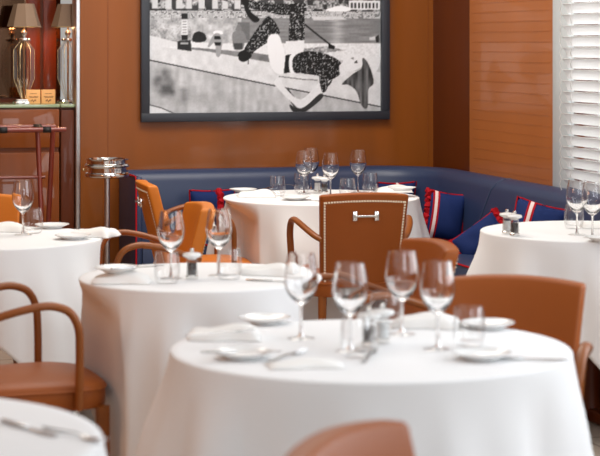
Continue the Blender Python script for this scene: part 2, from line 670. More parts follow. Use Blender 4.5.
# ------------------------------------------------------------------ framed photograph
fw = s_frameR - s_frameL
z_bot = CAMZ - (120.5 - HOR) * on_back(265).y / FPX
fh = .98
pic = thing('framed_photograph', 'large slate-framed black and white photograph of a woman lying on a seaside wall', 'picture', WM @ Vector(((s_frameL + s_frameR) / 2, -.003, z_bot)), YAW)
bm = NB()
fb = .046
for (x, z, sx, sz) in ((0, fb / 2, fw, fb), (0, fh - fb / 2, fw, fb), (-fw / 2 + fb / 2, fh / 2, fb, fh - 2 * fb), (fw / 2 - fb / 2, fh / 2, fb, fh - 2 * fb)):
    box(bm, (x, -.018, z), (sx, .036, sz), bevel=.003)
link('frame', bm, M['frame'], pic)
bm = NB()
box(bm, (0, -.004, fh / 2), (fw - .02, .006, fh - .02))
link('backing', bm, M['black'], pic, smooth=False)

# the print: picture coordinates run x 149..381, y -40..112
NX, NY = 330, 216
xs = np.linspace(149, 381, NX)
ys = np.linspace(112, -53, NY)
GX, GY = np.meshgrid(xs, ys)
rng = np.random.default_rng(3)


def vnoise(sx, sy, seed=0):
    r = np.random.default_rng(seed)
    gx = (GX - 149) / sx
    gy = (GY + 53) / sy
    w = int(gx.max()) + 3
    h = int(gy.max()) + 3
    t = r.random((h, w))
    ix, iy = gx.astype(int), gy.astype(int)
    fx, fy = gx - ix, gy - iy
    fx = fx * fx * (3 - 2 * fx)
    fy = fy * fy * (3 - 2 * fy)
    return (t[iy, ix] * (1 - fx) + t[iy, ix + 1] * fx) * (1 - fy) + (t[iy + 1, ix] * (1 - fx) + t[iy + 1, ix + 1] * fx) * fy


def inpoly(pts, ox=0.0, oy=0.0):
    m = np.zeros(GX.shape, bool)
    n = len(pts)
    X, Y = GX + ox, GY + oy
    for i in range(n):
        x0, y0 = pts[i]
        x1, y1 = pts[(i + 1) % n]
        if y0 == y1:
            continue
        c = (y0 > Y) != (y1 > Y)
        m ^= c & (X < (x1 - x0) * (Y - y0) / (y1 - y0) + x0)
    return m


def cov(pts):
    return sum(inpoly(pts, a, b).astype(float) for a in (-.25, .25) for b in (-.25, .25)) / 4


def smooth_poly(pts, sub=5):
    n = len(pts)
    out = []
    for i in range(n):
        p0, p1, p2, p3 = [np.array(pts[(i + j - 1) % n], float) for j in range(4)]
        for k in range(sub):
            t = k / sub
            out.append(tuple(.5 * (2 * p1 + (p2 - p0) * t + (2 * p0 - 5 * p1 + 4 * p2 - p3) * t * t + (3 * p1 - p0 - 3 * p2 + p3) * t ** 3)))
    return out


A = np.full(GX.shape, 176.0)


def paint(pts, val, sm=False):
    global A
    c = cov(smooth_poly(pts) if sm else pts)
    A = A * (1 - c) + val * c


def stroke(pts, w, val):
    for (a, b) in zip(pts, pts[1:]):
        d = np.hypot(b[0] - a[0], b[1] - a[1]) or 1
        nx, ny = -(b[1] - a[1]) / d * w / 2, (b[0] - a[0]) / d * w / 2
        paint([(a[0] + nx, a[1] + ny), (b[0] + nx, b[1] + ny), (b[0] - nx, b[1] - ny), (a[0] - nx, a[1] - ny)], val)


N1 = vnoise(1.6, 1.6, 1)
N2 = vnoise(5, 5, 2)
N3 = vnoise(14, 9, 3)
N4 = vnoise(4, 16, 4)
# hill and sky at the top
paint([(149, -54), (382, -54), (382, 12), (149, 12)], 150 + 60 * N3)
paint([(149, -16), (190, -24), (240, -18), (300, -26), (382, -14), (382, 12), (149, 12)], 60 + 120 * (N2 > .55) * N1 + 25 * N3)
for i in range(9):
    x = 152 + i * 11 + 4 * rng.random()
    paint([(x, 2 - 6 * rng.random()), (x + 6, 2 - 6 * rng.random()), (x + 6, 9), (x, 9)], 185)
paint([(348, 0), (380, 0), (380, 9), (348, 9)], 205)
for i in range(8):
    paint([(350 + i * 3.7, 2.5), (352 + i * 3.7, 2.5), (352 + i * 3.7, 7.5), (350 + i * 3.7, 7.5)], 70)
paint([(325, 9), (340, 5), (350, 8), (346, 11), (328, 11)], 215, True)
# far bank of rocks
paint([(149, 11), (382, 11), (382, 18), (149, 18)], 175 + 60 * (N1 - .5) - 70 * (N1 > .72))
# water
paint([(228, 18), (382, 18), (382, 45), (228, 45)], 118 + 26 * vnoise(12, 1.6, 8) + 30 * np.exp(-((GX - 336) / 6) ** 2))
# sea wall, mid left
paint([(149, 18), (240, 18), (240, 46), (149, 46)], 172 + 55 * (N2 - .5) + 20 * (N1 - .5) - 25 * ((N1 > .6) & (GX < 190)))
paint([(236, 22), (248, 22), (248, 40), (236, 40)], 112)
paint([(310, 16), (340, 16), (346, 19), (312, 20)], 190)
# sand, further quay
paint([(149, 43), (382, 43), (382, 60), (149, 60)], 196 + 18 * N1)
paint([(149, 35), (185, 44), (149, 50)], 200)
paint([(190, 41), (250, 50), (300, 62), (300, 66), (190, 53)], 110 + 30 * N2)
paint([(190, 41), (250, 46), (300, 58), (300, 60), (250, 52), (190, 47)], 205)
paint([(288, 50), (325, 46), (345, 50), (300, 55)], 150 + 80 * (N1 - .5))
# near quay: top band, joint, face
paint([(149, 46), (200, 50), (268, 62), (330, 70), (382, 72), (382, 108), (265, 83.5), (149, 59)], 198 + 14 * (N2 - .5))
paint([(149, 59), (265, 83.5), (382, 108), (382, 113), (149, 113)], 176 + 26 * (N4 - .5) + 14 * (N2 - .5))
for (x, y0, h, w, d) in ((165, 70, 28, 7, 70), (157, 78, 14, 5, 40), (182, 88, 18, 6, 45), (200, 94, 14, 8, 22), (172, 80, 18, 3, 35), (225, 92, 16, 8, 18)):
    c = np.exp(-((GX - x) / w) ** 2) * np.clip((GY - y0 + 4) / 5, 0, 1) * np.clip((y0 + h - GY) / 8, 0, 1) * (.3 + N2)
    A -= d * c * 1.0
stroke([(149, 59.3), (265, 83.7), (382, 107.5)], 1.1, 48)
paint([(149, 103), (160, 106), (176, 113), (149, 113)], 205)
stroke([(149, 103), (162, 106.5), (176, 113)], 1.0, 80)
# furniture of the beach: board, bollard, rolled boat, two bathers
paint([(181, 14), (187, 14), (187, 19), (181, 19)], 50)
paint([(181, 20), (187, 20), (187, 35), (181, 35)], 200)
for i in range(5):
    stroke([(182, 22 + i * 2.6), (186, 22 + i * 2.6)], .8, 120)
paint([(181, 35), (187, 35), (187, 40), (181, 40)], 45)
paint([(177, 41), (190, 40), (191, 51), (177, 49)], 60)
paint([(180, 42), (188, 42), (188, 44), (180, 44)], 160)
paint([(192, 41), (193, 34), (198, 31.5), (204, 34), (205, 40), (200, 42)], 52, True)
paint([(213, 31), (220, 31), (221, 34), (213, 34)], 225, True)
paint([(213, 34), (219, 34), (221, 40), (219, 55), (215, 55), (214, 42), (208, 47), (207, 45)], 150, True)
paint([(213, 36), (219, 36), (219.5, 39), (213, 39)], 40)
paint([(213, 42), (220, 42), (219.5, 45), (214, 45)], 40)
paint([(234, 29), (237, 24), (240, 28), (239, 31), (235, 31)], 125, True)
paint([(232, 32), (241, 31), (245, 40), (243, 43), (241, 49), (233, 49), (231, 40)], 128, True)
paint([(232, 43), (241, 43), (241, 49), (233, 49)], 80)
stroke([(303, 24), (318, 36), (331, 46)], 1.6, 45)
paint([(327, 43), (334, 46), (333, 49), (327, 48)], 40)
paint([(369, 37), (375, 36), (376, 40), (369, 40)], 190)
paint([(375, 37), (379, 34), (379, 42), (376, 42)], 60)
# reclining figure
NL = vnoise(.95, .95, 31)
lace = 34 + 150 * np.clip((NL - .55) * 4, 0, 1) * (.35 + .65 * N1)
paint([(286, 88), (300, 101), (326, 87), (330, 80), (316, 96), (300, 112), (288, 100)], 62, True)
paint([(243, 6), (262, 11), (284, 15), (303, 10), (303, 3), (280, 4), (255, 2), (241, -2)], lace, True)
paint([(241, -6), (246, -6), (248, 10), (258, 19), (252, 22), (244, 12)], 34, True)
paint([(288, 12), (303, 10), (303, 40), (287, 41)], lace)
paint([(284, 41), (303, 40), (302, 53), (284, 54)], 208)
paint([(262, 20), (270, 18), (278, 33), (266, 42), (254, 50), (247, 57), (241, 52)], lace, True)
paint([(237, 53), (243, 50), (250, 55), (244, 61), (238, 60)], 26, True)
stroke([(247, 57), (246.5, 64)], .8, 50)
paint([(266, 38), (276, 34), (281, 46), (284, 60), (283, 72), (275, 73), (268, 62)], 214, True)
paint([(284, 55), (290, 54), (290, 72), (282, 73)], 40)
paint([(288, 56), (294, 54), (291, 63), (293, 72), (288, 71)], 220, True)
paint([(292, 57), (305, 51), (322, 53), (336, 59), (341, 66), (338, 75), (325, 81), (318, 76), (300, 73), (292, 71)], lace, True)
paint([(338, 66), (344, 62), (346, 72), (340, 76)], 205, True)
paint([(342, 58), (348, 54), (357, 55), (363, 59), (362, 66), (352, 71), (344, 70)], 208, True)
paint([(350, 58), (353, 57), (353, 60)], 120)
paint([(353, 63), (356, 60), (357, 63)], 60)
paint([(366, 58), (376, 57), (380, 62), (376, 72), (368, 74)], 205, True)
paint([(362, 58), (367, 62), (372, 74), (373, 84), (368, 90), (367, 108), (361, 106), (356, 92), (348, 85), (341, 84), (352, 74), (361, 68)], 62 + 70 * vnoise(2.2, 14, 11), True)
paint([(272, 82), (278, 78), (284, 88), (299, 99), (315, 85), (320, 79), (324, 84), (318, 94), (300, 108), (290, 102), (278, 90)], 206, True)
stroke([(277, 76), (300, 79), (316, 80)], 1.0, 120)
paint([(318, 76), (326, 76), (326, 88), (321, 92)], lace, True)
paint([(288, 104), (300, 109), (318, 94), (321, 98), (303, 112), (292, 112)], 66, True)
A = np.clip(A + 8 * (vnoise(1.2, 1.2, 20) - .5), 8, 235)
L = np.clip((A - 118) * 1.3 + 110, 10, 232) / 255
L = np.where(L <= .04045, L / 12.92, ((L + .055) / 1.055) ** 2.4)
pw, ph = fw - 2 * fb + .006, fh - 2 * fb + .006
vx = np.linspace(-pw / 2, pw / 2, NX)
vz = np.linspace(fb - .003, fh - fb + .003, NY)
VX, VZ = np.meshgrid(vx, vz)
co = np.stack([VX, np.full_like(VX, -.0085), VZ], -1).reshape(-1, 3)
idx = np.arange(NX * NY).reshape(NY, NX)
fc = np.stack([idx[:-1, :-1], idx[:-1, 1:], idx[1:, 1:], idx[1:, :-1]], -1).reshape(-1, 4)
me = bpy.data.meshes.new('print')
me.from_pydata(co.tolist(), [], fc.tolist())
ca = me.color_attributes.new('tone', 'FLOAT_COLOR', 'POINT')
cc = np.ones((NX * NY, 4), np.float32)
lf = L.reshape(-1, 1)
cc[:, :3] = lf * np.array([[.97, 1.0, 1.05]])
ca.data.foreach_set('color', cc.ravel())
pm = mat('photographic_print', (1, 1, 1, 1), .45, spec=.3)
an = pm.node_tree.nodes.new('ShaderNodeVertexColor')
an.layer_name = 'tone'
pm.node_tree.links.new(an.outputs['Color'], pm.node_tree.nodes['Principled BSDF'].inputs['Base Color'])
me.materials.append(pm)
po = bpy.data.objects.new('print', me)
C.objects.link(po)
po.parent = pic

# ------------------------------------------------------------------ banquette
sL = sB(on_back(136.5, .3))
yR = r0_y - 1.88                      # wall-frame y where the right run ends (behind the right-hand table, beyond the frame)


def bq_path(k, r0=.46, nA=26, nC=14, nR=26):
    r = max(r0 - k, .02)
    cx, cy = corner_s - r0, -r0            # arc centre in the wall frame
    if k > r0:
        cx, cy = corner_s - k - r, -k - r
    pts = [(sL + (cx - sL) * i / nA, -k) for i in range(nA)]
    for i in range(nC + 1):
        a = math.pi / 2 * (1 - i / nC)
        pts.append((cx + r * math.cos(a), cy + r * math.sin(a)))
    pts += [(corner_s - k, cy + (yR - cy) * i / nR) for i in range(1, nR + 1)]
    return pts


def bq_sweep(bm, prof):
    rows = []
    for k, z in prof:
        rows.append([bm.verts.new(WM @ Vector((x, y, z))) for x, y in bq_path(k)])
    n = len(rows)
    for i in range(n):
        a, b = rows[i], rows[(i + 1) % n]
        for j in range(len(a) - 1):
            bm.faces.new((a[j], a[j + 1], b[j + 1], b[j]))
    bm.faces.new([r[0] for r in rows])
    bm.faces.new([r[-1] for r in rows])


bq = thing('banquette', 'long navy leather corner banquette running along the wood walls', 'banquette', WM @ Vector(((sL + corner_s) / 2, -.3, 0)), YAW)
INV = (Matrix.Translation(WM @ Vector(((sL + corner_s) / 2, -.3, 0))) @ Matrix.Rotation(YAW, 4, 'Z')).inverted()


def bq_link(name, bm, m):
    bmesh.ops.transform(bm, matrix=INV, verts=bm.verts)
    return link(name, bm, m, bq)


bm = NB()
bq_sweep(bm, [(.004, .30), (.004, .79), (.015, .815), (.04, .828), (.07, .825), (.098, .805), (.112, .77), (.125, .62), (.135, .44), (.135, .30)])
bq_link('backrest', bm, M['navy_leather'])
bm = NB()
bq_sweep(bm, [(.14, .31), (.14, .455), (.16, .475), (.3, .482), (.42, .48), (.455, .468), (.465, .44), (.465, .31)])
bq_link('seat', bm, M['navy_leather'])
bm = NB()
bq_sweep(bm, [(.02, 0), (.02, .298), (.43, .298), (.43, 0)])
bq_link('plinth', bm, M['dark_wood'])
bm = NB()
tube(bm, [WM @ Vector((x, y, .476)) for x, y in bq_path(.147)], .005, 6)
bq_link('seat_piping', bm, M['red_fabric'])
bm = NB()
tube(bm, [WM @ Vector((x, y, .465)) for x, y in bq_path(.462)], .005, 6)
bq_link('front_piping', bm, M['red_fabric'])
# upright seam on the right run
ys_seam = (on_right(495, .12) - B0).dot(V)
bm = NB()
tube(bm, [WM @ Vector((corner_s - k, ys_seam + dy, z)) for k, z, dy in ((.02, .818, 0), (.04, .8285, 0), (.07, .8255, .01), (.099, .805, .03), (.113, .77, .07), (.126, .62, .18), (.135, .48, .26))], .0028, 6)
bq_link('seam_piping', bm, M['seam'])
bm = NB()
box(bm, (sL - .02, -.24, .41), (.035, .47, .82), WM, bevel=.012, seg=3)
ep = bq_link('end_panel', bm, M['navy_leather'])
bm = NB()
tube(bm, [WM @ Vector(p) for p in ((sL - .036, -.476, .02), (sL - .036, -.476, .80), (sL - .036, -.46, .82), (sL - .036, -.03, .822))], .0045, 6)
o = bq_link('end_piping', bm, M['red_fabric'])


# cushions
def cushion(label, loc, eul, w, h, th=.10, band=None, fringe=()):
    t = thing('cushion', label, 'cushion', loc, 0, 'navy cushions on the banquette')
    t.rotation_euler = eul
    n = 15

    def surf(u, v, s):
        e = max(0, (1 - abs(u) ** 2.6)) * max(0, (1 - abs(v) ** 2.6))
        # corners pulled out a little, edges drawn in
        sx = w / 2 * u * (1 - .07 * (1 - v * v) * abs(u))
        sy = h / 2 * v * (1 - .07 * (1 - u * u) * abs(v))
        wr = .006 * math.sin(u * 7 + v * 3) * e
        return Vector((sx, s * (th / 2 * e ** .55 + wr * .6), sy + h / 2))
    bm = NB()
    g = {}
    for s in (-1, 1):
        for i in range(n + 1):
            for j in range(n + 1):
                edge = i in (0, n) or j in (0, n)
                key = (i, j) if edge else (i, j, s)
                if key not in g:
                    g[key] = bm.verts.new(surf(-1 + 2 * i / n, -1 + 2 * j / n, s))
        gg = lambda i, j: g[(i, j)] if (i in (0, n) or j in (0, n)) else g[(i, j, s)]
        for i in range(n):
            for j in range(n):
                bm.faces.new((gg(i, j), gg(i + 1, j), gg(i + 1, j + 1), gg(i, j + 1)))
    link('cover', bm, M['navy_fabric'], t, angle=80)
    bm = NB()
    ring = [surf(-1 + 2 * i / n, -1, 1) for i in range(n)] + [surf(1, -1 + 2 * i / n, 1) for i in range(n)] + [surf(1 - 2 * i / n, 1, 1) for i in range(n)] + [surf(-1, 1 - 2 * i / n, 1) for i in range(n)]
    tube(bm, ring, .0045, 6, closed=True)
    link('piping', bm, M['red_fabric'], t)
    if band is not None:
        for (off, bw, mk, nm) in ((0, .036, 'red_fabric', 'red_band'), (.0, .016, 'white_fabric', 'white_band')):
            bm = NB()
            lift = .002 if mk == 'red_fabric' else .0035
            rows = []
            path = [(v, 1) for v in np.linspace(-1, 1, 17)] + [(v, -1) for v in np.linspace(.98, -.98, 16)]
            for v, s in path:
                row = []
                for du in (-bw / w, 0, bw / w):
                    pnt = surf(band + du, float(v), s)
                    pnt.y += s * lift
                    if abs(v) > .9:
                        pnt.z += lift * (1 if v > 0 else -1)
                    row.append(bm.verts.new(pnt))
                rows.append(row)
            for a, b in zip(rows, rows[1:]):
                for k in range(2):
                    bm.faces.new((a[k], a[k + 1], b[k + 1], b[k]))
            link(nm, bm, M[mk], t)
    for fr in fringe:
        bm = NB()
        pts = [surf(fr, -1 + 2 * i / 30, -1) + Vector((.006 * math.sin(i * 2.1), .008 * math.cos(i * 1.7), 0)) for i in range(31)]
        tube(bm, pts, .018, 8)
        link('ruffle', bm, M['red_fabric'], t)
    return t


def seat_pt(px, k, z=.487):
    q = on_back(px, k)
    return (q.x, q.y, z)


cushion('navy cushion with red ruffle, half hidden behind the table by the orange chairs', seat_pt(210, .20), (R(12), 0, YAW), .245, .25, .11, band=None, fringe=(.3,))
cushion('navy cushion with a red and white band, its top just showing over the far table', seat_pt(393, .22), (R(14), 0, YAW), .22, .275, .11, band=.0)


def cpt(px, d, z=.487):
    return ((px - 300) * d / FPX, d, z)


cushion('upright navy cushion with red ruffle and white band in the banquette corner', cpt(442, 9.70), (R(-10), R(9), YAW - R(14)), .20, .25, .11, band=-.62, fringe=(-1,))
cushion('navy cushion with red ruffles slumped against the long side of the banquette', cpt(490, 9.1, .49), (R(-30), R(-36), YAW - R(20)), .27, .17, .11, fringe=(1, -1))
cushion('navy cushion with diagonal red and white band behind the pepper mill on the near side', cpt(527, 8.5, .487), (R(-12), R(14), YAW - R(30)), .25, .30, .12, band=-.4)

# ------------------------------------------------------------------ tables and cloths
TOP = .75
# name, x, y, radius, orientation of cloth corners, description
TABLES = {
    'front': (.171, 4.60, .485, R(55)),
    'middle': (-.315, 6.03, .385, R(0)),
    'far': (.103, 9.2, .475, R(40)),
    'right': (1.15, 7.52, .435, R(55)),
    'left': (-1.20, 7.25, .45, R(0)),
    'corner': (-.88, 3.50, .515, R(60)),
}
TLAB = {
    'front': 'front table with four wine glasses',
    'middle': 'middle table beside the brown armchair',
    'far': 'far table under the photograph',
    'right': 'table beside the blind',
    'left': 'table by the folding tray stand',
    'corner': 'table cut off in the near corner',
}

# ------------------------------------------------------------------ chairs
def bspan(u, v, front):
    """backrest surface, u -1..1 across, v 0..1 up, in chair space (faces +Y)"""
    z = .42 + .42 * v
    hw = .172 + .022 * v
    y = -.195 - .09 * v - .012 * v * v + .03 * u * u + (.030 if front else -.022)
    zt = z + (.012 * (1 - u * u) if v > .5 else 0) * (v - .5) * 2
    return Vector((hw * u, y, zt))


def make_chair(label, group):
    t = thing('dining_armchair', label, 'chair', (0, 0, 0), 0, group)
    # seat: rounded trapezoid cushion block
    bm = NB()
    n = 48

    def outline(k, grow):
        a = 2 * math.pi * k / n
        c, s = math.cos(a), math.sin(a)
        e = .45
        x = math.copysign(abs(c) ** e, c)
        y = math.copysign(abs(s) ** e, s)
        hw = .218 + .022 * (y + 1) / 2
        yy = y * .215 + (.018 * (1 - x * x) if y > 0 else 0)
        return x * (hw + grow), yy - .005 + grow * y
    rings = []
    for (z, gr) in ((.395, -.02), (.395, -.004), (.402, 0), (.45, 0), (.462, -.004), (.470, -.014), (.480, -.06), (.486, -.12), (.488, -.18)):
        rings.append([bm.verts.new((*outline(k, gr), z)) for k in range(n)])
    for a, b in zip(rings, rings[1:]):
        for k in range(n):
            bm.faces.new((a[k], a[(k + 1) % n], b[(k + 1) % n], b[k]))
    bm.faces.new(rings[0])
    bm.faces.new(rings[-1])
    seat = link('seat', bm, M['leather'], t)
    bm = NB()
    tube(bm, [Vector((*outline(k, .001), .452)) for k in range(n)], .004, 6, closed=True, side=(0, 0, 1))
    link('welt', bm, M['leather'], seat)
    # backrest
    bm = NB()
    nu, nv = 14, 10
    G = {}
    for f in (0, 1):
        for i in range(nu + 1):
            for j in range(nv + 1):
                G[f, i, j] = bm.verts.new(bspan(-1 + 2 * i / nu, j / nv, f))
    for i in range(nu):
        for j in range(nv):
            bm.faces.new((G[0, i, j], G[0, i + 1, j], G[0, i + 1, j + 1], G[0, i, j + 1]))
            bm.faces.new((G[1, i, j], G[1, i, j + 1], G[1, i + 1, j + 1], G[1, i + 1, j]))
    for i in range(nu):
        for j in (0, nv):
            bm.faces.new((G[0, i, j], G[0, i + 1, j], G[1, i + 1, j], G[1, i, j]))
    for j in range(nv):
        for i in (0, nu):
            bm.faces.new((G[0, i, j], G[0, i, j + 1], G[1, i, j + 1], G[1, i, j]))
    bmesh.ops.recalc_face_normals(bm, faces=bm.faces)
    sh = [e for e in bm.edges if len(e.link_faces) == 2 and e.calc_face_angle(0) > R(50)]
    bmesh.ops.bevel(bm, geom=sh, offset=.011, segments=4, affect='EDGES', profile=.5)
    back = link('backrest', bm, M['leather'], t, angle=60)
    # nailhead line on the outer face
    bm = NB()
    path = [bspan(-.915, v, 0) for v in np.linspace(.02, .92, 32)] + [bspan(u, .92, 0) for u in np.linspace(-.88, .88, 30)] + [bspan(.915, v, 0) for v in np.linspace(.92, .02, 32)]
    for p in path:
        r = .0052
        ring = [bm.verts.new(p + Vector((r * math.cos(a), -.0005, r * math.sin(a)))) for a in [2 * math.pi * k / 8 for k in range(8)]]
        ring2 = [bm.verts.new(p + Vector((.6 * r * math.cos(a), -.003, .6 * r * math.sin(a)))) for a in [2 * math.pi * k / 8 for k in range(8)]]
        for k in range(8):
            bm.faces.new((ring[k], ring[(k + 1) % 8], ring2[(k + 1) % 8], ring2[k]))
        bm.faces.new(ring2)
    link('nailhead_trim', bm, M['nail'], back)
    # chrome pull
    bm = NB()
    for s in (-1, 1):
        p = bspan(.25 * s, .775, 0)
        box(bm, p + Vector((0, -.006, 0)), (.02, .014, .042), bevel=.003)
    a, b = bspan(-.25, .775, 0), bspan(.25, .775, 0)
    bar(bm, a + Vector((0, -.018, 0)), b + Vector((0, -.018, 0)), .0055, 10)
    for s in (-1, 1):
        p = bspan(.25 * s, .775, 0)
        bar(bm, p, p + Vector((0, -.02, 0)), .007, 10)
    link('pull_handle', bm, M['chrome'], back)
    for s in (-1, 1):
        bm = NB()
        pts = spline([(s * .175, -.235, .645), (s * .205, -.19, .662), (s * .238, -.10, .694), (s * .254, -.02, .712), (s * .26, .03, .712), (s * .262, .075, .692), (s * .262, .10, .645), (s * .258, .105, .58), (s * .252, .105, .48), (s * .250, .105, .40)], 6)
        tube(bm, pts, .0155, 12, rb=.0125, side=(1, 0, 0))
        link('arm', bm, M['chair_wood'], t)
    for sx, sy in ((-1, 1), (1, 1), (-1, -1), (1, -1)):
        bm = NB()
        if sy > 0:
            a, b, r = (.212 * sx, .188, .40), (.204 * sx, .20, 0), .023
        else:
            a, b, r = (.165 * sx, -.175, .42), (.185 * sx, -.255, 0), .02
        tube(bm, [Vector(a), (Vector(a) + Vector(b)) / 2, Vector(b)], r, 8, taper=lambda q: 1 - .4 * q)
        link('leg', bm, M['chair_wood'], t)
    return t


def heading(fx, fy):
    return math.atan2(-fx, fy)


def chair_at(bx, by, fx, fy):
    """chair whose backrest top centre stands over (bx, by), facing (fx, fy)"""
    L_ = math.hypot(fx, fy)
    fx, fy = fx / L_, fy / L_
    return (bx + .285 * fx, by + .285 * fy, 0), heading(fx, fy)


CH = {}
spec = [
    ('banq', .279, 8.15, -.17, .985, 'tan leather armchair with chrome pull, seen from behind at the far table', M['leather']),
    ('oleft', -.735, 8.88, .98, .2, 'orange-lit tan armchair turned sideways beside the banquette end, its studded back showing', M['leather_lit']),
    ('oright', -.385, 7.62, -.97, -.22, 'orange-lit tan armchair turned to the chrome stand, behind the pepper mill of the middle table', M['leather_lit']),
    ('mid', .44, 6.15, -.95, -.31, 'tan leather armchair turned sideways, behind the wine glasses of the front table', M['leather']),
    ('near', .594, 5.20, -.37, -.93, 'broad tan leather armchair back tucked up to the front table, facing the camera', M['leather']),
    ('brown', -1.11, 5.72, .93, .37, 'brown leather armchair with bentwood arms and its seat in full view', M['leather']),
    ('fore', .057, 3.09, .89, -.46, 'blurred chair back at the very bottom in front of the nearest white table', M['leather']),
    ('peek', -1.385, 8.10, .1, -.995, 'orange-lit tan chair peeking out behind the table by the tray stand', M['leather_lit']),
]
GRP = 'armchairs around the tables'
for i, (key, bx, by, fx, fy, lab, lm) in enumerate(spec):
    loc, rz = chair_at(bx, by, fx, fy)
    if i == 0:
        CH[key] = make_chair(lab, GRP)
        CH[key].location = loc
        CH[key].rotation_euler = (0, 0, rz)
    else:
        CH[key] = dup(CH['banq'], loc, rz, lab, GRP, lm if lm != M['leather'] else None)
CHPOS = [(Vector((c.location.x, c.location.y, 0)), c.rotation_euler.z) for c in CH.values()]


def smoothstep(a, b, x):
    t = min(1, max(0, (x - a) / (b - a)))
    return t * t * (3 - 2 * t)


def push_cloth(p):
    """cloth hangs clear of any chair shoved up to the table"""
    for c, rz in CHPOS:
        if (p - c).length > .55:
            continue
        ca_, sa_ = math.cos(-rz), math.sin(-rz)
        d = p - c
        lx, ly = d.x * ca_ - d.y * sa_, d.x * sa_ + d.y * ca_
        lim = .238
        w = 1 - smoothstep(.27, .36, abs(lx))
        if ly < lim and ly > -.25 and w > 0:
            ly = ly + (lim - ly) * w
            ca_, sa_ = math.cos(rz), math.sin(rz)
            p = c + Vector((lx * ca_ - ly * sa_, lx * sa_ + ly * ca_, 0))
    return p


def make_table(key):
    x, y, r, a0 = TABLES[key]
    t = thing('round_table', 'dark wood pedestal table under the cloth of the ' + TLAB[key], 'table', (x, y, 0), 0, 'tables under white cloths')
    bm = NB()
    lathe(bm, [(0, TOP - .032), (r - .035, TOP - .032), (r - .016, TOP - .026), (r - .012, TOP - .014), (r - .016, TOP - .004), (0, TOP - .003)], 48)
    link('tabletop', bm, M['dark_wood'], t)
    bm = NB()
    lathe(bm, [(0, .03), (.05, .03), (.04, .08), (.035, .6), (.06, .70), (.10, TOP - .033), (0, TOP - .033)], 24)
    link('pedestal', bm, M['dark_wood'], t)
    bm = NB()
    for k in range(4):
        mt = Matrix.Rotation(YAW + math.pi / 2 * k, 4, 'Z')
        box(bm, (.10, 0, .03), (.20, .06, .05), mt, bevel=.01)
    link('foot', bm, M['dark_wood'], t)
    return t


def make_cloth(key, label, amp=1.0, extra=.40):
    x, y, r, a0 = TABLES[key]
    rnd = random.Random(hash(key) % 1000 if False else len(key) * 17 + int(r * 1000))
    ph = [rnd.random() * 6.28 for _ in range(6)]
    n = 200
    half = r + extra
    bm = NB()
    rings = []
    crisp = .007
    inner = [(rr, TOP) for rr in (.06, .16, .26, r - .06, r - .025)]
    for rr, zz in inner:
        rings.append([bm.verts.new((rr * math.cos(2 * math.pi * i / n), rr * math.sin(2 * math.pi * i / n), zz)) for i in range(n)])
    for kk in range(1, 5):
        a = kk / 4 * math.pi / 2
        rr, zz = r - crisp + crisp * math.sin(a), TOP - crisp + crisp * math.cos(a)
        rings.append([bm.verts.new((rr * math.cos(2 * math.pi * i / n), rr * math.sin(2 * math.pi * i / n), zz)) for i in range(n)])
    rows = 22
    for j in range(1, rows + 1):
        t = j / rows
        ring = []
        for i in range(n):
            th = 2 * math.pi * i / n
            al = th - a0
            # square cloth: drop varies round the rim, longest at the corners
            m = max(abs(math.cos(al)), abs(math.sin(al)))
            drop = half / m - r
            drop = min(drop, .68)
            drop = .5 * drop + .5 * min(.70, half * (1.22 - .20 * math.cos(4 * al)) - r)
            z = TOP - crisp - t * (drop - crisp)
            d = (TOP - z)
            q = smoothstep(0, .22, d)
            corner = max(0, -math.cos(4 * al))
            tri = lambda a: 2 / math.pi * math.asin(.985 * math.sin(a))
            fold = .55 * tri(9 * al + ph[0]) + .30 * tri(5 * al + ph[1]) + .16 * math.cos(17 * al + ph[2])
            fold = math.copysign(abs(fold) ** .8, fold)
            rr = r + .05 * d / .5 + amp * .034 * q * fold + .055 * smoothstep(0, .3, d) * corner ** 1.5
            rr = max(rr, r - .03 * q + .002)
            p = Vector((x + rr * math.cos(th), y + rr * math.sin(th), 0))
            if key == 'right':
                p.x = min(p.x, R0.x + (R0.y - p.y) * math.tan(YAW) - .04)
            p = p.lerp(push_cloth(p), smoothstep(.0, .10, d))
            ring.append(bm.verts.new((p.x - x, p.y - y, z)))
        rings.append(ring)
    for a, b in zip(rings, rings[1:]):
        for i in range(n):
            bm.faces.new((a[i], a[(i + 1) % n], b[(i + 1) % n], b[i]))
    bm.faces.new(rings[0])
    o = link('tablecloth', bm, M['cloth'], angle=70)
    o.location = (x, y, 0)
    md = o.modifiers.new('weave_thickness', 'SOLIDIFY')
    md.thickness = .002
    md.offset = -1
    tag(o, label, 'tablecloth', 'white tablecloths')
    return o


for k_ in TABLES:
    make_table(k_)
make_cloth('front', 'white cloth of the large front table, under the four nearest wine glasses')
make_cloth('middle', 'white cloth of the middle table, hanging beside the brown armchair seat')
make_cloth('far', 'white cloth of the far table in front of the navy banquette')
make_cloth('right', 'white cloth of the table beside the venetian blind', extra=.29)
make_cloth('left', 'white cloth of the table in front of the folding tray stand', extra=.29)
make_cloth('corner', 'white cloth edge in the near corner below the brown armchair')

# ------------------------------------------------------------------ tableware
TZ = TOP + .0008


